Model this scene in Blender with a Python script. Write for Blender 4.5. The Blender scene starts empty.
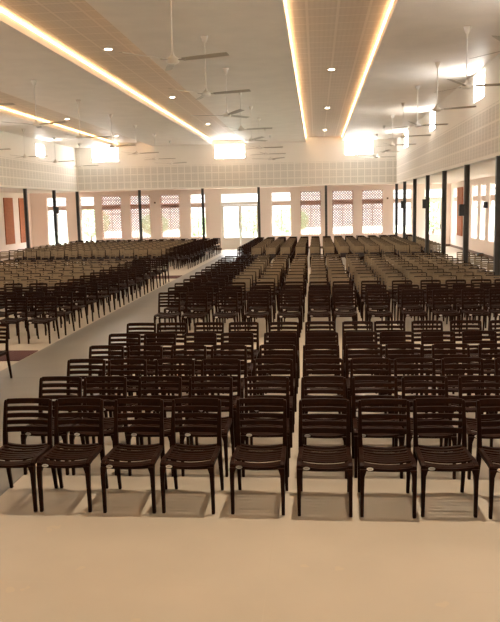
import bpy, bmesh, math, random
from mathutils import Vector, Matrix
random.seed(7)
C = bpy.context.scene.collection
PI = math.pi
sc = bpy.context.scene

# ------------------------------------------------------------------ camera fit
F, PITCH, YAW, ROLL, H = 747.09, .1383, .0909, .0221, 2.477
cam_d = bpy.data.cameras.new('camera'); cam = bpy.data.objects.new('camera', cam_d); C.objects.link(cam)
cam_d.sensor_fit = 'HORIZONTAL'; cam_d.sensor_width = 36; cam_d.lens = F/500*36
cam_d.clip_end = 300
r0 = Vector((math.cos(YAW), math.sin(YAW), 0)); f0 = Vector((-math.sin(YAW), math.cos(YAW), 0)); z0 = Vector((0, 0, 1))
fw = f0*math.cos(PITCH) - z0*math.sin(PITCH); up0 = f0*math.sin(PITCH) + z0*math.cos(PITCH)
rt = r0*math.cos(ROLL) - up0*math.sin(ROLL); up = r0*math.sin(ROLL) + up0*math.cos(ROLL)
M = Matrix((rt, up, -fw)).transposed().to_4x4(); M.translation = Vector((0, 0, H))
cam.matrix_world = M
sc.camera = cam
def proj(p):
    d = Vector(p) - Vector((0, 0, H)); z = d.dot(fw)
    return 250 + F*d.dot(rt)/z, 311 - F*d.dot(up)/z, z

# ------------------------------------------------------------------ materials
def mat(name, col, rough=.6, metal=0, spec=.5, noise=0, nscale=8, bump=0, emit=None, estr=0, col2=None, vscale=(1,1,1)):
    m = bpy.data.materials.new(name); m.use_nodes = True
    nt = m.node_tree; b = nt.nodes['Principled BSDF']
    b.inputs['Base Color'].default_value = (*col, 1); b.inputs['Roughness'].default_value = rough
    b.inputs['Metallic'].default_value = metal; b.inputs['Specular IOR Level'].default_value = spec
    if emit:
        b.inputs['Emission Color'].default_value = (*emit, 1); b.inputs['Emission Strength'].default_value = estr
    if noise or bump:
        g = nt.nodes.new('ShaderNodeNewGeometry'); mp = nt.nodes.new('ShaderNodeMapping'); mp.inputs['Scale'].default_value = vscale
        n = nt.nodes.new('ShaderNodeTexNoise'); n.inputs['Scale'].default_value = nscale; n.inputs['Detail'].default_value = 5
        nt.links.new(g.outputs['Position'], mp.inputs['Vector']); nt.links.new(mp.outputs[0], n.inputs['Vector'])
        if noise:
            mx = nt.nodes.new('ShaderNodeMix'); mx.data_type = 'RGBA'
            c2 = col2 or tuple(c*(1-noise) for c in col)
            mx.inputs[6].default_value = (*col, 1); mx.inputs[7].default_value = (*c2, 1)
            r = nt.nodes.new('ShaderNodeMapRange'); r.inputs[1].default_value = .35; r.inputs[2].default_value = .65
            nt.links.new(n.outputs[0], r.inputs[0]); nt.links.new(r.outputs[0], mx.inputs[0]); nt.links.new(mx.outputs[2], b.inputs['Base Color'])
        if bump:
            bp = nt.nodes.new('ShaderNodeBump'); bp.inputs['Strength'].default_value = bump; bp.inputs['Distance'].default_value = .01
            nt.links.new(n.outputs[0], bp.inputs['Height']); nt.links.new(bp.outputs[0], b.inputs['Normal'])
    return m

def tilemat(name, base, line, sizes, lw, rough=.4, offs=(0,0,0), noise=.08, nscale=1.2, axes='xy', fine=None, zmin=None, zmax=None, plain=None, stain=None, spec=.5):
    """grid of tiles in world space: base colour with joints/borders of another colour"""
    m = bpy.data.materials.new(name); m.use_nodes = True
    nt = m.node_tree; N = nt.nodes; Lk = nt.links; b = N['Principled BSDF']
    b.inputs['Roughness'].default_value = rough; b.inputs['Specular IOR Level'].default_value = spec
    g = N.new('ShaderNodeNewGeometry'); s = N.new('ShaderNodeSeparateXYZ'); Lk.new(g.outputs['Position'], s.inputs[0])
    def math_(op, a, bb=None, c=None):
        n = N.new('ShaderNodeMath'); n.operation = op
        for i, v in enumerate((a, bb, c)):
            if v is None: continue
            if isinstance(v, (int, float)): n.inputs[i].default_value = v
            else: Lk.new(v, n.inputs[i])
        return n.outputs[0]
    def grid(sz, w, of):
        acc = None
        for i, ax in enumerate(axes):
            o = s.outputs['xyz'.index(ax)]
            t = math_('ADD', o, of[i]); t = math_('DIVIDE', t, sz[i]); t = math_('FRACT', t)
            t = math_('ABSOLUTE', math_('SUBTRACT', t, .5))
            t = math_('GREATER_THAN', t, .5 - w/sz[i]/2)
            acc = t if acc is None else math_('MAXIMUM', acc, t)
        return acc
    fac = grid(sizes, lw, offs)
    n = N.new('ShaderNodeTexNoise'); n.inputs['Scale'].default_value = nscale; n.inputs['Detail'].default_value = 6
    Lk.new(g.outputs['Position'], n.inputs['Vector'])
    mx0 = N.new('ShaderNodeMix'); mx0.data_type = 'RGBA'; mx0.inputs[6].default_value = (*base, 1)
    mx0.inputs[7].default_value = (*[c*(1-noise*2.5) for c in base], 1); Lk.new(n.outputs[0], mx0.inputs[0])
    cur = mx0.outputs[2]
    def mixin(cur, col, f, k=1.0):
        x = N.new('ShaderNodeMix'); x.data_type = 'RGBA'; Lk.new(cur, x.inputs[6]); x.inputs[7].default_value = (*col, 1)
        Lk.new(math_('MULTIPLY', f, k), x.inputs[0]); return x.outputs[2]
    if stain:
        n2 = N.new('ShaderNodeTexNoise'); n2.inputs['Scale'].default_value = 3.2; n2.inputs['Detail'].default_value = 3
        Lk.new(g.outputs['Position'], n2.inputs['Vector'])
        cur = mixin(cur, stain, math_('GREATER_THAN', n2.outputs[0], .70), .18)
    if fine:
        cur = mixin(cur, fine[1], grid((fine[0],)*2, fine[0]*.38, (0, 0)), fine[2])
    cur = mixin(cur, line, fac)
    if zmin is not None:
        z = s.outputs[2]
        o = math_('MAXIMUM', math_('LESS_THAN', z, zmin), math_('GREATER_THAN', z, zmax))
        cur = mixin(cur, plain, o)
    Lk.new(cur, b.inputs['Base Color'])
    return m

M_chair = mat('dark_brown_plastic', (.0175, .0055, .0024), .48, spec=.06, noise=.25, nscale=30)
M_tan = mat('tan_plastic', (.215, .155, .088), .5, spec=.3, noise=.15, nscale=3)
M_label = mat('label_white', (.85, .83, .78), .4)
M_labeltxt = mat('label_print', (.35, .25, .22), .5)
M_ceil = mat('ceiling_paint', (.88, .83, .77), .55, noise=.06, nscale=1.5)
M_cream = mat('wall_paint_cream', (.86, .83, .77), .7)
M_pink = mat('wall_paint_blush', (.91, .79, .72), .75)
M_steel = mat('dark_steel', (.06, .054, .048), .4, metal=.1, noise=.3, nscale=6)
M_black = mat('black_plastic', (.012, .012, .013), .5)
M_grille = mat('speaker_grille', (.03, .03, .032), .7, bump=.5, nscale=200)
M_white = mat('white_enamel', (.82, .79, .74), .4)
M_blade = mat('fan_blade_enamel', (.46, .42, .37), .45)
M_frame = mat('frame_paint', (.86, .80, .74), .5)
M_beam = mat('transom_beam_paint', (.80, .64, .57), .7)
M_jali = mat('terracotta_lattice', (.60, .36, .30), .8, noise=.2, nscale=5)
M_red = mat('dark_red_carpet', (.055, .010, .007), .95, bump=.6, nscale=150)
M_skirt = mat('brown_skirting', (.16, .09, .06), .5)
M_led = mat('led_tape', (1, .8, .5), .5, emit=(1, .60, .29), estr=13)
M_lens = mat('downlight_lens', (1, 1, 1), .5, emit=(1, .88, .70), estr=30)
M_sky = mat('clerestory_glass', (1, 1, 1), .3, emit=(1, .97, .93), estr=16)
M_ground = mat('grass_and_paving', (.24, .26, .20), .9, noise=.1, nscale=1)
M_leaf = mat('leaves', (.26, .36, .17), .6, noise=.4, nscale=3)
M_bark = mat('bark', (.15, .10, .07), .9, bump=.5, nscale=10)
M_floor = tilemat('beige_floor_tiles', (.415, .35, .265), (.38, .32, .24), (.8, .8), .008, rough=.42, offs=(.35, .2), noise=.07, nscale=1.6, stain=(.55, .40, .22), spec=.35)
M_aisle = tilemat('grey_aisle_stone', (.155, .138, .11), (.09, .08, .062), (40, 8.0), .04, rough=.38, offs=(10, 5.34), noise=.16, nscale=1.4)
M_perf = tilemat('perforated_gypsum_xz', (.75, .725, .67), (.85, .82, .76), (.385, .405), .055, rough=.75, offs=(.04, .03), axes='xz', fine=(.10, (.42, .41, .37), .20), zmin=3.66, zmax=4.88, plain=(.86, .83, .77), noise=.02)
M_perf_s = tilemat('perforated_gypsum_yz', (.75, .725, .67), (.85, .82, .76), (.385, .405), .055, rough=.75, offs=(.04, .03), axes='yz', fine=(.10, (.42, .41, .37), .20), zmin=3.66, zmax=4.88, plain=(.86, .83, .77), noise=.02)
M_tray = tilemat('perforated_tray_panel', (.76, .67, .58), (.80, .71, .62), (.6, .6), .05, rough=.6, offs=(.15, 0), noise=.05, fine=(.10, (.58, .50, .42), .30))
def brickmat():
    m = bpy.data.materials.new('terracotta_brick'); m.use_nodes = True; nt = m.node_tree; b = nt.nodes['Principled BSDF']
    b.inputs['Roughness'].default_value = .85
    g = nt.nodes.new('ShaderNodeNewGeometry'); s = nt.nodes.new('ShaderNodeSeparateXYZ'); c = nt.nodes.new('ShaderNodeCombineXYZ')
    k = nt.nodes.new('ShaderNodeTexBrick'); k.inputs['Scale'].default_value = 4
    k.inputs['Color1'].default_value = (.50, .17, .075, 1); k.inputs['Color2'].default_value = (.43, .14, .06, 1); k.inputs['Mortar'].default_value = (.32, .13, .07, 1)
    nt.links.new(g.outputs['Position'], s.inputs[0]); nt.links.new(s.outputs[1], c.inputs[0]); nt.links.new(s.outputs[2], c.inputs[1])
    nt.links.new(c.outputs[0], k.inputs['Vector']); nt.links.new(k.outputs[0], b.inputs['Base Color'])
    return m
M_brick = brickmat()
def glassmat():
    m = bpy.data.materials.new('window_glass'); m.use_nodes = True; nt = m.node_tree; nt.nodes.clear()
    o = nt.nodes.new('ShaderNodeOutputMaterial'); t = nt.nodes.new('ShaderNodeBsdfTransparent'); t.inputs[0].default_value = (.95, .96, .95, 1)
    g = nt.nodes.new('ShaderNodeBsdfGlossy'); g.inputs['Roughness'].default_value = .05
    mx = nt.nodes.new('ShaderNodeMixShader'); mx.inputs[0].default_value = .06
    nt.links.new(t.outputs[0], mx.inputs[1]); nt.links.new(g.outputs[0], mx.inputs[2]); nt.links.new(mx.outputs[0], o.inputs[0])
    return m
M_glass = glassmat()

# ------------------------------------------------------------------ mesh helpers
def bx(bm, x0, x1, y0, y1, z0, z1, mi=0):
    vs = [bm.verts.new(p) for p in ((x0,y0,z0),(x1,y0,z0),(x1,y1,z0),(x0,y1,z0),(x0,y0,z1),(x1,y0,z1),(x1,y1,z1),(x0,y1,z1))]
    for f in ((0,3,2,1),(4,5,6,7),(0,1,5,4),(1,2,6,5),(2,3,7,6),(3,0,4,7)):
        bm.faces.new([vs[i] for i in f]).material_index = mi
def loft(bm, secs, mi=0, closed_ends=True):
    """secs: list of closed rings (lists of points)"""
    rings = [[bm.verts.new(p) for p in s] for s in secs]
    n = len(rings[0])
    for a, b in zip(rings, rings[1:]):
        for i in range(n):
            bm.faces.new((a[i], a[(i+1)%n], b[(i+1)%n], b[i])).material_index = mi
    if closed_ends:
        bm.faces.new(rings[0][::-1]).material_index = mi; bm.faces.new(rings[-1]).material_index = mi
def ring(cx, cy, z, r, n=16):
    return [(cx+r*math.cos(2*PI*i/n), cy+r*math.sin(2*PI*i/n), z) for i in range(n)]
def lathe(bm, prof, n=16, cx=0, cy=0, mi=0):
    loft(bm, [ring(cx, cy, z, r, n) for r, z in prof], mi)
def mesh(name, bm, mats, bevel=0, smooth=False):
    if bevel:
        bmesh.ops.bevel(bm, geom=list(bm.edges), offset=bevel, segments=1, affect='EDGES', profile=.7)
    bmesh.ops.recalc_face_normals(bm, faces=bm.faces)
    me = bpy.data.meshes.new(name); bm.to_mesh(me); bm.free()
    for m in (mats if isinstance(mats, (list, tuple)) else [mats]): me.materials.append(m)
    if smooth:
        for p in me.polygons: p.use_smooth = True
    return me
def obj(name, bm, m, parent=None, bevel=0, smooth=False, loc=None):
    me = bm if isinstance(bm, bpy.types.Mesh) else mesh(name, bm, m, bevel, smooth)
    o = bpy.data.objects.new(name, me); C.objects.link(o)
    if parent: o.parent = parent
    if loc is not None: o.location = loc
    return o
def tag(o, label, cat, group=None, kind=None):
    o['label'] = label; o['category'] = cat
    if group: o['group'] = group
    if kind: o['kind'] = kind
    return o
def thing(name, label, cat, loc=(0,0,0), rz=0, group=None):
    o = bpy.data.objects.new(name, None); C.objects.link(o); o.location = loc; o.rotation_euler = (0, 0, rz)
    o.empty_display_size = .1
    return tag(o, label, cat, group)
def struct(name, bm, m, parent=None):
    o = obj(name, bm, m, parent)
    if not parent: o['kind'] = 'structure'
    return o
def sbox(name, m, *a, parent=None):
    bm = bmesh.new(); bx(bm, *a); return struct(name, bm, m, parent)
def dup(root, loc, rz=None):
    r = root.copy(); C.objects.link(r); r.location = loc
    if rz is not None: r.rotation_euler = (0, 0, rz)
    for ch in list(root.children):
        c = ch.copy(); C.objects.link(c); c.parent = r
        for g in ch.children:
            d = g.copy(); C.objects.link(d); d.parent = c
    return r
def wall_holes(name, m, axis, a0, a1, z0, z1, t0, t1, holes):
    """wall along X (axis='x') or Y, with rectangular openings (u0,u1,z0,z1)"""
    us = sorted({a0, a1, *[h[0] for h in holes], *[h[1] for h in holes]}); us = [u for u in us if a0 <= u <= a1]
    bm = bmesh.new()
    for u0, u1 in zip(us, us[1:]):
        hs = sorted([(h[2], h[3]) for h in holes if h[0] <= u0+1e-6 and h[1] >= u1-1e-6])
        z = z0
        for h0, h1 in hs + [(z1, z1)]:
            if h0 > z+1e-6:
                if axis == 'x': bx(bm, u0, u1, t0, t1, z, h0)
                else: bx(bm, t0, t1, u0, u1, z, h0)
            z = max(z, h1)
    return struct(name, bm, m)

# ------------------------------------------------------------------ room shell
XL, XR, YB = -17.0, 7.6, 43.7          # outer walls
CL, CR, CB = -13.56, 4.38, 42.1        # column lines / upper walls
ZS, ZC, ZT = 3.56, 5.98, 6.2           # soffit, main ceiling, tray panel
Y0 = -3.0
sbox('floor', M_floor, XL-.2, XR+.2, Y0-.2, YB+.2, -.2, 0)
# aisle strips of grey stone let into the floor
sbox('floor_aisle', M_aisle, -4.98, -2.8, Y0, YB, -.05, .004)

back_open = [('w', -16.0, -14.8, .4), ('w', -13.94, -13.1, .4), ('j', -12.67, -11.5, .78), ('j', -10.95, -9.75, .78), ('j', -9.13, -8.0, .78),
             ('w', -7.36, -6.45, .78), ('d', -5.56, -3.33, 0), ('w', -2.6, -1.46, .78), ('j', -.94, .27, .78), ('j', .9, 2.1, .78), ('j', 2.6, 3.8, .78),
             ('w', 4.36, 5.42, .78), ('d', 6.1, 7.15, 0)]
wall_holes('wall_back', M_pink, 'x', XL, XR, 0, ZS+.1, YB, YB+.22, [(a, b, s, 3.3) for k, a, b, s in back_open])
right_open = [(a, a+.95) for a in (1.5, 4.2, 6.9, 9.6, 12.3, 15, 18)] + [(42.0, 43.0), (36.6, 37.9), (34.9, 35.9), (33.1, 34.1), (31.2, 32.2), (28.0, 29.0), (25.0, 26.0), (21.0, 22.0)]  # openings nearer the front are unseen, added to let in more daylight
wall_holes('wall_right', M_pink, 'y', Y0, YB+.22, 0, ZS+.1, XR, XR+.22, [(a, b, .75, 3.28) for a, b in right_open])
left_added_open = [(a, a+1.1) for a in (1.5, 4.5, 7.5, 10.5, 13.5, 16.5, 19.5, 22.5, 25.5, 28.5, 31.5, 34.5)]  # all unseen, added so daylight brightens the floor and ceiling
wall_holes('wall_left', M_pink, 'y', Y0, YB+.22, 0, ZS+.1, XL-.22, XL, [(a, b, .75, 3.28) for a, b in left_added_open])
sbox('wall_front', M_cream, XL-.2, XR+.2, Y0-.22, Y0, 0, ZT+.5)
# low ceilings of the side bays
sbox('ceiling_left', M_pink, XL-.22, CL-.12, Y0, YB+.22, ZS, ZS+.15)
sbox('ceiling_right', M_pink, CR+.12, XR+.22, Y0, YB+.22, ZS, ZS+.15)
sbox('ceiling_back', M_pink, CL-.12, CR+.12, CB+.12, YB+.22, ZS, ZS+.15)
# upper walls with clerestory openings
cl_r = [(20.55, 21.85), (28.75, 30.0), (37.0, 38.4), (12.3, 13.6)]
cl_l = [(36.05, 37.2), (27.9, 29.1), (19.6, 20.8), (11.4, 12.6)]
cl_b = [(-12.6, -11.1), (-5.6, -3.95), (1.6, 3.1)]
wall_holes('wall_upper_right', M_perf_s, 'y', Y0, CB+.12, ZS, ZC+.4, CR-.0, CR+.24, [(a, b, 5.2, 5.9) for a, b in cl_r])
wall_holes('wall_upper_left', M_perf_s, 'y', Y0, CB+.12, ZS, ZC+.4, CL-.24, CL, [(a, b, 5.15, 5.75) for a, b in cl_l])
wall_holes('wall_upper_back', M_perf, 'x', CL, CR, ZS, ZC+.4, CB, CB+.24, [(a, b, 5.2, 5.92) for a, b in cl_b])
wn = 0
def clere(n, x0, x1, y0, y1, z0, z1):
    bm = bmesh.new(); bx(bm, x0, x1, y0, y1, z0, z1); w = struct('window_%d' % n, bm, M_sky)
# trays in the ceiling
trays = [(-11.1, -9.15), (-5.76, -3.85), (-.55, 1.44)]
edges = [CL] + [v for t in trays for v in t] + [CR]
bm = bmesh.new()
for a, b in zip(edges[0::2], edges[1::2]): bx(bm, a, b, Y0, CB, ZC, ZT+.1)
struct('ceiling', bm, M_ceil)
bm = bmesh.new()
for a, b in trays: bx(bm, a, b, Y0, CB, ZT, ZT+.1)
struct('ceiling_trays', bm, M_tray)
k = 0
place = {0: 'left-hand', 1: 'middle', 2: 'right-hand'}
for i, (a, b) in enumerate(trays):
    for s, x in (('left', a+.016), ('right', b-.016)):
        bm = bmesh.new(); loft(bm, [[(x-.007, yy, ZC+.172), (x+.007, yy, ZC+.172), (x+.007, yy, ZC+.186), (x-.007, yy, ZC+.186)] for yy in [Y0+.3+(CB-.05-Y0-.3)*q/64 for q in range(65)]])
        o = obj('led_strip', bm, M_led)
        tag(o, 'warm glowing light strip along the %s edge of the %s ceiling tray' % (s, place[i]), 'light strip', 'light strips along the ceiling trays')
        bm = bmesh.new(); xs = (a, x-.012) if s == 'left' else (x+.012, b)
        bx(bm, *xs, Y0+.3, CB-.05, ZC+.170, ZC+.180); obj('bracket', bm, M_white, o)
# beams line at the foot of the upper walls
sbox('trim_1', M_cream, CL, CR, CB-.03, CB, ZS, ZS+.06)
sbox('trim_2', M_cream, CR-.03, CR, Y0, CB-.03, ZS, ZS+.06)
sbox('trim_3', M_cream, CL, CL+.03, Y0, CB-.03, ZS, ZS+.06)
sbox('baseboard_right', M_skirt, XR-.02, XR, Y0, YB, 0, .13)
sbox('baseboard_left', M_skirt, XL, XL+.02, Y0, YB, 0, .13)
bm = bmesh.new()
xs = [XL+.02, -5.56, -3.33, 6.1, 7.15, XR-.02]
for a, b in zip(xs[0::2], xs[1::2]): bx(bm, a, b, YB-.02, YB, 0, .13)
struct('baseboard_back', bm, M_skirt)

# windows and doors
wcount = 1; dcount = 1
def fbox(m, name, parent, *a):
    bm = bmesh.new(); bx(bm, *a); return obj(name, bm, m, parent)
def add_window(ax, a, b, z0, z1, t, sgn, jali=False, label=None):
    """t: inner face coordinate of the wall, sgn direction outwards"""
    global wcount
    n = 'window_%d' % wcount; wcount += 1
    d0, d1 = (t+.08, t+.15) if sgn > 0 else (t-.15, t-.08)
    def box(bm, u0, u1, v0, v1, e0=d0, e1=d1):
        if ax == 'x': bx(bm, u0, u1, e0, e1, v0, v1)
        else: bx(bm, e0, e1, u0, u1, v0, v1)
    bm = bmesh.new(); w = .05
    box(bm, a, a+w, z0, z1); box(bm, b-w, b, z0, z1); box(bm, a+w, b-w, z0, z0+w); box(bm, a+w, b-w, z1-w, z1)
    box(bm, a+w, b-w, 3.03, 3.07)
    mid = (a+b)/2; box(bm, mid-.025, mid+.025, z0+w, 2.52)
    box(bm, a+w, b-w, 2.22, 2.26)
    fr = struct(n, bm, M_frame)
    bm = bmesh.new(); box(bm, a+w, b-w, 2.52, 2.78, d0-.02, d1+.02); obj('transom_beam', bm, M_beam, fr)
    bm = bmesh.new(); e = (d0+d1)/2; box(bm, a+w, b-w, z0+w, z1-w, e-.004, e+.004); obj('pane', bm, M_glass, fr)
    if not jali:
        return
    # lattice screen of crossing diagonal bars, flush with the inner wall face
    bm = bmesh.new(); p = .15; hw = .026; y = t+.03
    def seg(x0, z0_, x1, z1_, yy):
        dx, dz = x1-x0, z1_-z0_; L = math.hypot(dx, dz)
        if L < .03: return
        nx, nz = -dz/L*hw, dx/L*hw
        v = [bm.verts.new(q) for yk in (yy-.012, yy+.012) for q in ((x0-nx, yk, z0_-nz), (x0+nx, yk, z0_+nz), (x1+nx, yk, z1_+nz), (x1-nx, yk, z1_-nz))]
        for f in ((0,1,2,3),(7,6,5,4),(0,4,5,1),(1,5,6,2),(2,6,7,3),(3,7,4,0)): bm.faces.new([v[i] for i in f])
    W, Hh = b-a, z1-z0; c = -Hh
    while c < W:
        s0 = max(0, -c); s1 = min(Hh, W-c)       # x = c+s, z = s
        if s1 > s0:
            seg(a+c+s0, z0+s0, a+c+s1, z0+s1, y-.013); seg(b-(c+s0), z0+s0, b-(c+s1), z0+s1, y+.013)
        c += p
    o = obj('lattice_screen', bm, M_jali)
    tag(o, label, 'screen', 'diamond lattice screens in the back wall')
jl = iter(['first lattice screen from the left in the back wall, pinkish diamond grid',
           'second lattice screen from the left, crossed by a dark column, pinkish diamond grid',
           'third lattice screen from the left, before the plain window, pinkish diamond grid',
           'fourth lattice screen from the left, just right of the back door and window',
           'fifth lattice screen from the left, just right of a dark column',
           'rightmost lattice screen in the back wall, pinkish diamond grid'])
for kd, a, b, s in back_open:
    if kd != 'd': add_window('x', a, b, s, 3.3, YB, 1, kd == 'j', next(jl) if kd == 'j' else None)
for a, b in right_open: add_window('y', a, b, .75, 3.28, XR, 1)
for a, b in left_added_open: add_window('y', a, b, .75, 3.28, XL, -1)
for a, b in cl_r: clere(wcount, CR+.10, CR+.12, a, b, 5.2, 5.9); wcount += 1
for a, b in cl_l: clere(wcount, CL-.12, CL-.10, a, b, 5.15, 5.75); wcount += 1
for a, b in cl_b: clere(wcount, a, b, CB+.10, CB+.12, 5.2, 5.92); wcount += 1
def add_door(a, b, leaves):
    global dcount
    bm = bmesh.new(); y0, y1 = YB+.06, YB+.16; w = .06
    bx(bm, a, a+w, y0, y1, 0, 3.3); bx(bm, b-w, b, y0, y1, 0, 3.3); bx(bm, a+w, b-w, y0, y1, 3.24, 3.3); bx(bm, a+w, b-w, y0, y1, 2.62, 2.78)
    fr = struct('door_%d' % dcount, bm, M_frame); dcount += 1
    fbox(M_glass, 'transom_pane', fr, a+w, b-w, YB+.10, YB+.108, 2.78, 3.24)
    for i in range(leaves):
        u0 = a+w+(b-a-2*w)/leaves*i+.004; u1 = a+w+(b-a-2*w)/leaves*(i+1)-.004
        bm = bmesh.new(); s = .085
        bx(bm, u0, u0+s, y0+.02, y1-.03, .01, 2.61); bx(bm, u1-s, u1, y0+.02, y1-.03, .01, 2.61)
        bx(bm, u0+s, u1-s, y0+.02, y1-.03, .01, .72); bx(bm, u0+s, u1-s, y0+.02, y1-.03, 2.52, 2.61)
        lf = obj('door_leaf', bm, M_frame, fr)
        fbox(M_glass, 'pane', lf, u0+s, u1-s, YB+.10, YB+.108, .72, 2.52)
        hx = u1-s/2 if i == 0 else u0+s/2
        bm = bmesh.new(); bx(bm, hx-.012, hx+.012, y0-.03, y0+.02, 1.0, 1.25); obj('handle', bm, M_steel, lf)
add_door(-5.56, -3.33, 2); add_door(6.1, 7.15, 1)

# terracotta panels on the side walls
for i, (x0, x1, y0, y1, lb) in enumerate([(XL, XL+.05, 39.8, 41.0, 'orange terracotta brick panel on the left wall, nearer the left edge'),
        (XL, XL+.05, 41.9, 43.1, 'orange terracotta brick panel on the left wall, nearer the back corner'),
        (XR-.05, XR, 40.1, 41.5, 'tall orange terracotta brick panel on the right wall')]):
    t = thing('wall_panel', lb, 'panel', ((x0+x1)/2, (y0+y1)/2, .72), 0, 'terracotta wall panels')
    w, d = (x1-x0)/2, (y1-y0)/2
    bm = bmesh.new(); bx(bm, -w, w, -d+.03, d-.03, .03, 2.52); obj('brick_field', bm, M_brick, t)
    bm = bmesh.new(); bx(bm, -w, w, -d, -d+.03, 0, 2.55); bx(bm, -w, w, d-.03, d, 0, 2.55); bx(bm, -w, w, -d+.03, d-.03, 0, .03); bx(bm, -w, w, -d+.03, d-.03, 2.52, 2.55)
    obj('panel_edge', bm, M_brick, t)

# ------------------------------------------------------------------ steel columns
def col_mesh():
    bm = bmesh.new(); h = ZS
    bx(bm, -.072, -.060, -.065, .065, .015, h); bx(bm, .060, .072, -.065, .065, .015, h)
    bx(bm, -.060, .060, -.012, .012, .015, h)
    return mesh('shaft', bm, M_steel)
def plate_mesh():
    bm = bmesh.new(); bx(bm, -.11, .11, -.11, .11, 0, .015)
    for sx in (-.095, .095):
        for sy in (-.095, .095): lathe(bm, [(.012, .015), (.012, .035)], 6, sx, sy)
    return mesh('base_plate', bm, M_steel)
cm, pm = col_mesh(), plate_mesh()
ordn = ['first', 'second', 'third', 'fourth', 'fifth', 'sixth', 'seventh', 'eighth', 'ninth', 'tenth', 'eleventh', 'twelfth', 'thirteenth', 'fourteenth', 'fifteenth', 'sixteenth']
def column(x, y, rz, label):
    t = thing('steel_column', label, 'column', (x, y, 0), rz, 'dark steel columns')
    obj('shaft', cm, None, t); obj('base_plate', pm, None, t); return t
rcol = [18.7+3.9*k for k in range(6)]
for k, y in enumerate(rcol):
    column(CR, y, 0, 'dark steel column among the right-hand chairs, %s from the front' % ordn[k])
column(CR, CB-.1, 0, 'dark steel column at the back right corner of the tiled upper wall')
for x, lb in ((-9.95, 'crossing a lattice screen'), (-6.35, 'at the left end of the aisle'), (-3.2, 'just right of the back door'), (.53, 'between two lattice screens right of the door')):
    column(x, CB-.1, PI/2, 'dark steel column before the back wall, ' + lb)
column(CL, CB-.1, 0, 'dark steel column at the back left corner of the tiled upper wall')
column(CL, 38.2, 0, 'dark steel column carrying a small speaker, second from back left corner')
column(CL, 34.3, 0, 'nearest dark steel column of the left-hand row beside orange panels')
def speaker(x, y, z, w, d, h, face, label, grp='small black speakers'):
    t = thing('wall_speaker', label, 'speaker', (x, y, z), 0, grp)
    bm = bmesh.new(); bx(bm, -w/2, w/2, -d/2, d/2, 0, h); obj('cabinet', bm, M_black, t, bevel=.008)
    bm = bmesh.new(); bx(bm, -w/2+.015, w/2-.015, -d/2-.008, -d/2, .02, h-.02); obj('grille', bm, M_grille, t)
sp = 'small black speaker mounted on the '
speaker(CR-.072-.07, 22.6, 2.08, .14, .16, .34, 0, sp+'second right-hand column, level with the orange wall panel')
speaker(CR-.072-.06, 30.4, 2.27, .12, .16, .36, 0, sp+'fourth right-hand column, in front of the garden door')
speaker(CR-.072-.06, 38.1, 2.25, .12, .16, .36, 0, sp+'sixth right-hand column near the back right window')
speaker(CL+.072+.06, 38.2, 2.35, .12, .16, .34, 0, sp+'left-hand column near the back left window')
speaker(XR-.08, 34.5, 2.2, .16, .2, .28, 0, 'small black speaker mounted on the right wall between two windows')
t = thing('wall_sensor', 'tiny round grey fitting on the back wall right of the last lattice screen', 'fitting', (4.05, YB-.03, 2.8), 0, 'tiny fittings on the back wall')
bm = bmesh.new(); bx(bm, -.05, .05, -.02, .03, -.05, .05); obj('housing', bm, M_skirt, t, bevel=.01)
t2 = dup(t, (-9.45, YB-.03, 2.85)); t2['label'] = 'tiny round grey fitting on the back wall between second and third lattice screens'
# floor socket box by the right wall
t = thing('floor_box', 'small dark box on the floor by the right wall', 'box', (XR-.16, 35.0, 0))
bm = bmesh.new(); bx(bm, -.12, .12, -.16, .16, 0, .16); obj('body', bm, M_black, t, bevel=.01)
bm = bmesh.new(); bx(bm, -.10, .10, -.17, -.16, .02, .13); obj('face_plate', bm, M_skirt, t)

# red carpets in the left half of the two cross aisles
for y0, y1, lb in ((11.92, 12.8, 'dark red carpet strip across the near cross aisle, left of the main aisle'), (26.3, 27.4, 'dark red carpet strip across the far cross aisle, left side')):
    bm = bmesh.new(); bx(bm, -13.2, -5.0, y0, y1, .0, .012); tag(obj('carpet_strip', bm, M_red), lb, 'carpet', 'dark red carpet strips')

# ------------------------------------------------------------------ ceiling fans
def blade_mesh():
    bm = bmesh.new(); tilt = -.2; n = 6
    secs = []
    for i in range(n+1):
        u = i/n; r = .17+u*.78; w = .050+.016*math.sin(u*PI*.8); z = .02+.015*u
        secs.append([(r, -w, z-tilt*w), (r, w, z+tilt*w), (r, w, z+tilt*w+.006), (r, -w, z-tilt*w+.006)])
    loft(bm, secs)
    bx(bm, .09, .22, -.018, .018, .012, .024)      # blade arm
    return mesh('blade', bm, M_blade)
def fan_meshes():
    bm = bmesh.new(); lathe(bm, [(.022, .13), (.03, .085), (.075, .06), (.10, .04), (.105, .0), (.085, -.025), (.03, -.032)], 20)
    mo = mesh('motor', bm, M_white, smooth=True)
    bm = bmesh.new(); lathe(bm, [(.011, .12), (.011, 1.12)], 10); rod = mesh('rod', bm, M_white)
    bm = bmesh.new(); lathe(bm, [(.022, 1.04), (.04, 1.06), (.075, 1.16), (.078, 1.18)], 16); ca = mesh('canopy', bm, M_white, smooth=True)
    return mo, rod, ca, blade_mesh()
mo, rod, ca, bl = fan_meshes()
def fan(x, y, ang, label):
    t = thing('ceiling_fan', label, 'ceiling fan', (x, y, 4.80), math.radians(ang), 'white ceiling fans')
    obj('motor', mo, None, t); obj('rod', rod, None, t); obj('canopy', ca, None, t)
    for i in range(3):
        b = obj('blade', bl, None, t); b.rotation_euler = (0, 0, i*2*PI/3)
near = ['nearest', 'second nearest', 'third nearest', 'fourth nearest', 'fifth nearest', 'sixth nearest', 'seventh nearest', 'eighth nearest']
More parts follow.
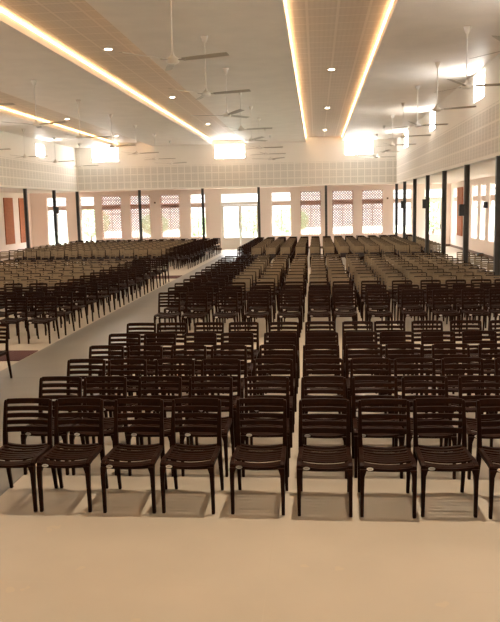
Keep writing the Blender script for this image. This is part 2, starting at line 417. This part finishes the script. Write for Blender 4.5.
rows = [(-2.26, 12.2, 3.66, 8, [225, 350, 60, 5, 300, 10, 20, 80], 'row left of the right-hand ceiling tray'),
        (3.07, 12.3, 3.76, 8, [0, 0, 345, 10, 355, 5, 40, 15], 'row along the right upper wall'),
        (-7.55, 16.4, 3.8, 7, [0, 345, 20, 350, 5, 15, 340], 'row between left and middle ceiling trays'),
        (-12.4, 27.8, 3.8, 4, [0, 15, 355, 10], 'row along the left upper wall')]
for x, y, p, n, an, lb in rows:
    for k in range(n):
        fan(x, y+p*k, an[k], 'white ceiling fan, %s in the %s' % (near[k], lb))

# ------------------------------------------------------------------ downlights
def dl_meshes():
    bm = bmesh.new(); secs = [ring(0, 0, 0, .11, 20), ring(0, 0, -.012, .11, 20), ring(0, 0, -.012, .085, 20), ring(0, 0, 0, .085, 20)]
    rings = [[bm.verts.new(p) for p in s] for s in secs]
    for j in range(4):
        a, b = rings[j], rings[(j+1) % 4]
        for i in range(20): bm.faces.new((a[i], a[(i+1) % 20], b[(i+1) % 20], b[i]))
    tr = mesh('trim_ring', bm, M_white)
    bm = bmesh.new(); lathe(bm, [(.084, -.002), (.084, -.008)], 20); return tr, mesh('lens', bm, M_lens)
tr, ln = dl_meshes()
dls = [(0.45, [6.6, 13.0, 21.5, 29.8, 38.3], 'right-hand'), (-4.8, [9.4, 17.75, 25.6, 34.0], 'middle'), (-10.1, [14, 22.3, 30.5, 38.1], 'left-hand')]
nl = 0
for x, ys, nm in dls:
    vis = [y for y in ys if proj((x, y, ZT))[1] > 0 and 0 < proj((x, y, ZT))[0] < 500]
    for y in ys + [4.6 if x > 0 else (1.0 if x > -6 else 5.7)]:
        if y in ys:
            w = ('%s nearest in view' % ordn[vis.index(y)]) if y in vis else 'out of view beyond the frame'
            t = thing('recessed_downlight', 'round glowing downlight in the %s ceiling tray, %s' % (nm, w), 'downlight', (x, y, ZT), 0, 'round downlights in the ceiling trays')
            obj('trim_ring', tr, None, t); obj('lens', ln, None, t)
        else:
            t = thing('recessed_downlight', 'small round glowing downlight in the %s ceiling tray, above the camera' % nm, 'downlight', (x, y, ZT), 0, 'round downlights in the ceiling trays')
            obj('trim_ring', tr, None, t); obj('lens', ln, None, t)
        ld = bpy.data.lights.new('downlight', 'SPOT'); ld.energy = 850 if y == 6.6 else (170 if y < 11 else 560); ld.spot_size = 2.6 if y == 6.6 else 1.95; ld.spot_blend = .8; ld.shadow_soft_size = .025; ld.color = (1, .84, .66)
        lo = bpy.data.objects.new('downlight', ld); C.objects.link(lo); lo.location = (x, y, ZT-.03)

# ------------------------------------------------------------------ chairs
HW = .222
def lerp(a, b, t): return a+(b-a)*t
def rect(x0, x1, y0, y1, z): return [(x0, y0, z), (x1, y0, z), (x1, y1, z), (x0, y1, z)]
def back_bm(fine=True, shade_strip=False):
    bm = bmesh.new()
    def by(z): t = (z-.42)/.41; return -.085+.085*t+.0 - .012*math.sin(t*PI)
    for s in (-1, 1):
        secs = []
        for z in ((.43, .52, .62, .72, .80, .822) if fine else (.43, .62, .822)):
            t = (z-.43)/.4; xo = s*lerp(HW, HW-.006, t); w = lerp(.040, .026, t)
            if z > .81: w *= .7; xo -= s*.004
            y = by(z); secs.append(rect(min(xo, xo-s*w), max(xo, xo-s*w), y-.017, y+.017, z))
        loft(bm, secs)
    zs = [(.786, .83), (.726, .764), (.668, .706), (.610, .648), (.544, .590)]
    if shade_strip: zs = [(.812, .83), (.786, .811)] + zs[1:]  # splits off a thin top strip, coloured dark as shade between rows
    n = 6 if fine else 2
    for z0, z1 in zs:
        secs = []
        xi = HW-.028
        for i in range(n+1):
            u = -1+2*i/n; x = u*xi; c = .022*(1-u*u)
            y0, y1 = by(z0)+c, by(z1)+c
            secs.append([(x, y0-.009, z0), (x, y0+.009, z0), (x, y1+.009, z1), (x, y1-.009, z1)])
        loft(bm, secs)
    return bm
def seat_bm(fine=True):
    bm = bmesh.new()
    # side rails
    for s in (-1, 1):
        secs = []
        for y, z in (((-.05, .440), (-.15, .436), (-.30, .438), (-.42, .446), (-.50, .442), (-.535, .425)) if fine else ((-.05, .44), (-.3, .438), (-.53, .435))):
            hwid = lerp(HW-.012, HW, min(1, -y/.4)); x0, x1 = sorted((s*hwid, s*(hwid-.035)))
            secs.append([(x0, y, z-.04), (x1, y, z-.04), (x1, y, z), (x0, y, z)])
        loft(bm, secs)
    # transverse slats, dished across their width
    n = 6 if fine else 2; y = -.055
    prof = [.446, .440, .436, .434, .436, .440, .444, .436]
    for k in range(8):
        y0 = -.055-.059*k; y1 = y0-(.037 if k < 7 else .058)
        secs = []; xi = HW-.034
        for i in range(n+1):
            u = -1+2*i/n; c = -.020*(1-u*u); z = prof[k]+c
            d = -.010 if k == 7 else 0
            secs.append([(u*xi, y0, z-.012), (u*xi, y1, z-.012+d), (u*xi, y1, z+d), (u*xi, y0, z)])
        loft(bm, secs)
    # front apron, arched underneath, and rear cross rail
    for yy, th, zt, zb, ar in ((-.535, .022, .418, .384, .012), (-.07, .02, .43, .395, 0)):
        secs = []
        for i in range(n+1):
            u = -1+2*i/n; x = u*(HW-.034); c = -.012*(1-u*u); bow = -.018*(1-u*u) if th > .021 else 0
            secs.append([(x, yy+bow, zb+c+ar*(1-u*u)), (x, yy+th+bow, zb+c+ar*(1-u*u)), (x, yy+th+bow, zt+c), (x, yy+bow, zt+c)])
        loft(bm, secs)
    return bm
def leg_bm(s, front, fine=True):
    bm = bmesh.new()
    if front: pts = [(HW-.003, -.525, 0, .026, .032), (HW-.002, -.53, .20, .030, .036), (HW, -.53, .34, .036, .044), (HW, -.525, .40, .055, .052)]
    else: pts = [(HW-.002, .0, 0, .026, .030), (HW, -.035, .15, .030, .034), (HW, -.066, .30, .036, .040), (HW, -.085, .43, .040, .040)]
    if not fine: pts = [pts[0], pts[-1]]
    secs = []
    for x, y, z, w, d in pts:
        x0, x1 = sorted((s*x, s*(x-w))); secs.append(rect(x0, x1, y-d/2, y+d/2, z))
    loft(bm, secs); return bm
m_back = mesh('backrest', back_bm(), M_chair, bevel=.003); m_seat = mesh('seat', seat_bm(), M_chair, bevel=.0025)
m_legs = [mesh('leg', leg_bm(s, f), M_chair, bevel=.004) for f in (True, False) for s in (-1, 1)]
def label_mesh():
    bm = bmesh.new(); n = 20
    def el(a, b, y): return [bm.verts.new((a*math.cos(2*PI*i/n), y, b*math.sin(2*PI*i/n))) for i in range(n)]
    o = el(.027, .0135, 0); p = el(.027, .0135, -.003)
    for i in range(n): bm.faces.new((o[i], o[(i+1) % n], p[(i+1) % n], p[i]))
    bm.faces.new(p)
    for k in range(4):   # small print on the oval
        x = -.012+.007*k; v0 = len(bm.faces); bx(bm, x, x+.004, -.0036, -.003, -.003, .003, 1)
    return mesh('maker_label', bm, [M_label, M_labeltxt])
m_lab = label_mesh()
def joinmesh(name, fine, material, tanback=False):
    bm = bmesh.new(); bb = back_bm(fine, tanback)
    if tanback:
        for f in bb.faces: f.material_index = 0 if f.calc_center_median().z > .8115 or f.calc_center_median().z < .50 or f.calc_center_median().x > HW-.03 else 1  # dark top strip: row shading put into the colour
    for b in [bb, seat_bm(fine)] + [leg_bm(s, f, fine) for f in (True, False) for s in (-1, 1)]:
        me = bpy.data.meshes.new('t'); b.to_mesh(me); b.free(); bm.from_mesh(me); bpy.data.meshes.remove(me)
    return mesh(name, bm, material)
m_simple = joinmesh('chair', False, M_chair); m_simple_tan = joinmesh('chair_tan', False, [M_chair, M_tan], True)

chairs = []   # x, y(back top), colour, block, row, index
Rows1 = [6.29, 7.14, 8.0, 8.83, 9.72, 10.63]
X1 = [-2.572, -2.108, -1.568, -1.06, -.49, .05, .555, 1.02, 1.545, 2.08, 2.62, 3.16, 3.7]
rnd = random.Random(3)
for r, y in enumerate(Rows1):
    for k, x in enumerate(X1):
        jx = 0 if r == 0 else rnd.uniform(-.012, .012)
        chairs.append((x+jx, y+rnd.uniform(-.015, .015), 'dark brown', 'F', r, k))
Rows2 = [14.55+.917*k for k in range(13)]
X2 = [-2.93, -2.38, -1.77, -1.16, -.53, .04, .54, 1.18, 1.83, 2.42, 2.98, 3.50, 4.0, 4.87]
for r, y in enumerate(Rows2):
    for k, x in enumerate(X2):
        c = 'dark brown' if r < 3 or k < 2 else 'tan'
        chairs.append((x+rnd.uniform(-1, 1)*(.026 if r and k < 11 else .012), y+rnd.uniform(-.03, .03), c, 'MR', r, k))
Rows2L = [14.05+.92*k for k in range(13)]
XL2 = [-5.25-.6*k for k in range(14)]
for r, y in enumerate(Rows2L):
    for k, x in enumerate(XL2):
        c = 'dark brown' if r < 4 or k < 2 else 'tan'
        chairs.append((x+rnd.uniform(-.012, .012), y+rnd.uniform(-.02, .02), c, 'ML', r, k))
Rows3 = [30.8+.91*k for k in range(12)]
for r, y in enumerate(Rows3):
    for k in range(14):
        x = -3.07+.6*k
        if k == 12: x = 4.0
        if k == 13: x = 4.87
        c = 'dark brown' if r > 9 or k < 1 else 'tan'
        chairs.append((x+rnd.uniform(-.012, .012), y+rnd.uniform(-.02, .02), c, 'RR', r, k))
    for k in range(14):
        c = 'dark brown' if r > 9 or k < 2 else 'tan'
        chairs.append((-5.47-.595*k+rnd.uniform(-.012, .012), y+rnd.uniform(-.02, .02), c, 'RL', r, k))
chairs.append((-4.80, 10.63, 'dark brown', 'FL', 0, 0))
def inview(x, y):
    px = [proj((x+dx, y+dy, z))[0] for dx in (-.22, .22) for dy in (-.5, 0) for z in (.0, .83)]
    return max(px) > 3 and min(px) < 498
chairs = [c for c in chairs if inview(c[0], c[1])]
chairs.sort(key=lambda c: proj((c[0], c[1], .5))[2])
blocks = {'F': ('front block', 'right-hand front block of chairs'), 'MR': ('right-hand middle block', 'right-hand middle block of chairs'),
          'ML': ('left-hand middle block', 'left-hand middle block of chairs'), 'FL': ('', 'left-hand front block of chairs')}
first = None
far = []
ind = 0
for x, y, c, b, r, k in chairs:
    if ind >= 300: far.append((x, y, c)); continue
    ind += 1
    if b == 'FL': lb = 'dark brown slatted chair cut off by the left edge, alone across the aisle'
    else:
        rw = 'front row' if r == 0 else '%s row' % ordn[r]
        lb = '%s slatted chair in the %s\'s %s, %s from the aisle' % (c if c != 'tan' else 'tan-backed', blocks[b][0], rw, ordn[k])
    detail = proj((x, y, .5))[2] < 17.8 and c != 'tan'
    rz = rnd.uniform(-.02, .02)
    if not detail:
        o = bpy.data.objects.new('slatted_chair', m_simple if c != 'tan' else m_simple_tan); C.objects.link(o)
        o.location = (x, y, 0.005 if -4.98 < x < -2.6 else 0); o.rotation_euler = (0, 0, rz); tag(o, lb, 'chair', blocks[b][1]); continue
    if first is None:
        t = thing('slatted_chair', lb, 'chair', (x, y, 0), rz, blocks[b][1])
        obj('backrest', m_back, None, t); obj('seat', m_seat, None, t)
        for m in m_legs: obj('leg', m, None, t)
        first = t
    else:
        t = dup(first, (x, y, 0), rz); t['label'] = lb; t['group'] = blocks[b][1]
    t.location.z = 0.005 if -5.2 < x < -2.6 else 0
    if not (b == 'F' and r == 0 and k == 0) and b in ('F', 'MR'):
        l = obj('maker_label', m_lab, None, t, loc=(-HW+.078, -.551, .407)); l['label'] = 'white oval sticker'
        if b == 'F' and r == 0: pass
# the rest of the rows towards the back wall, too many to single out
bm = bmesh.new()
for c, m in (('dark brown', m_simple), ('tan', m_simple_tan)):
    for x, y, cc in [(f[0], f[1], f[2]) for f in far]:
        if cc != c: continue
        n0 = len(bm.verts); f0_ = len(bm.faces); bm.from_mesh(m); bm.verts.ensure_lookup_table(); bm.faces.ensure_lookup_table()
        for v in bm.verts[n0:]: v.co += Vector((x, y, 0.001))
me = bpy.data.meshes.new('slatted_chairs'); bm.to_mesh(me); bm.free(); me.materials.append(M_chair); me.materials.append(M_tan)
o = bpy.data.objects.new('slatted_chairs', me); C.objects.link(o)
tag(o, 'dense far rows of tan-backed and dark brown slatted chairs filling the back of the hall', 'chairs', kind='stuff')

# ------------------------------------------------------------------ outside
bm = bmesh.new(); bx(bm, -60, 60, YB+.22, 90, -.3, -.05); bx(bm, XR+.22, 60, -10, YB+.22, -.3, -.05); g = obj('ground', bm, M_ground); g['kind'] = 'structure'
def crown(r, h, n, seed):
    rr = random.Random(seed); bm = bmesh.new()
    for i in range(n):
        th, ph = rr.uniform(0, 2*PI), math.acos(rr.uniform(-1, 1)); q = rr.uniform(.55, 1)**.5
        p = Vector((r*q*math.sin(ph)*math.cos(th), r*q*math.sin(ph)*math.sin(th), h*q*math.cos(ph)))
        a = Vector((rr.uniform(-1, 1), rr.uniform(-1, 1), rr.uniform(-1, 1))).normalized()*.10
        b = a.cross(Vector((rr.uniform(-1, 1), rr.uniform(-1, 1), rr.uniform(-1, 1)))).normalized()*.05
        bm.faces.new([bm.verts.new(v) for v in (p-a, p+b, p+a, p-b)])
    me = bpy.data.meshes.new('foliage'); bm.to_mesh(me); bm.free(); me.materials.append(M_leaf); return me
cr1 = crown(1.3, 1.0, 1800, 1)
bm = bmesh.new(); lathe(bm, [(.10, 0), (.07, 1.2), (.04, 2.2)], 8); tk = mesh('trunk', bm, M_bark)
for x, y, s, lb in [(-15.3, 50, 1.0, 'green bush seen through the far left back window'), (-8.2, 50, .8, 'green bush seen through the window left of the door'),
                    (-4.6, 55, .9, 'green bush seen through the double door'),
                    (-1.7, 51, .9, 'green bush seen through the window right of the door'), (7.2, 47.5, 1.1, 'green bush seen through the back right door'),
                    (-12.0, 55, .8, 'low green bush seen through the second back window')]:
    t = thing('garden_bush', lb, 'bush', (x, y, -.05), random.uniform(0, 6), 'bushes outside the back wall')
    t.scale = (s,)*3
    obj('foliage', cr1, None, t, loc=(0, 0, 1.7)); obj('trunk', tk, None, t)

# ------------------------------------------------------------------ light
w = bpy.data.worlds.new('World'); sc.world = w; w.use_nodes = True
bg = w.node_tree.nodes['Background']; bg.inputs[0].default_value = (.98, .98, 1, 1); bg.inputs[1].default_value = 1
_nt = w.node_tree; _tc = _nt.nodes.new('ShaderNodeTexCoord'); _sp = _nt.nodes.new('ShaderNodeSeparateXYZ'); _mr = _nt.nodes.new('ShaderNodeMapRange')
_mr.inputs[1].default_value = .12; _mr.inputs[2].default_value = .7; _mr.inputs[3].default_value = 2.0; _mr.inputs[4].default_value = 27
_nt.links.new(_tc.outputs['Generated'], _sp.inputs[0]); _nt.links.new(_sp.outputs[2], _mr.inputs[0]); _nt.links.new(_mr.outputs[0], bg.inputs[1])
def portal(x, y, z, sx, sz, rot):
    ld = bpy.data.lights.new('daylight_portal', 'AREA'); ld.shape = 'RECTANGLE'; ld.size = sx; ld.size_y = sz; ld.cycles.is_portal = True
    o = bpy.data.objects.new('daylight_portal', ld); C.objects.link(o); o.location = (x, y, z); o.rotation_euler = rot
portal(-4.8, YB+.3, 1.9, 25, 3.2, (-PI/2, 0, 0))
portal(XR+.3, 22, 2.0, 43, 2.6, (PI/2, 0, PI/2))
portal(XL-.3, 18, 2.0, 36, 2.6, (PI/2, 0, -PI/2))

sc.view_settings.view_transform = 'Standard'; sc.view_settings.look = 'None'; sc.view_settings.gamma = 1
sc.view_settings.exposure = 0.62
sc.view_settings.use_curve_mapping = False
cy = sc.cycles
cy.use_denoising = True; cy.use_adaptive_sampling = False
try: cy.denoiser = 'OPENIMAGEDENOISE'
except Exception: pass
cy.max_bounces = 8; cy.diffuse_bounces = 6; cy.glossy_bounces = 3; cy.transparent_max_bounces = 12
cy.sample_clamp_indirect = 12; cy.caustics_reflective = False; cy.caustics_refractive = False
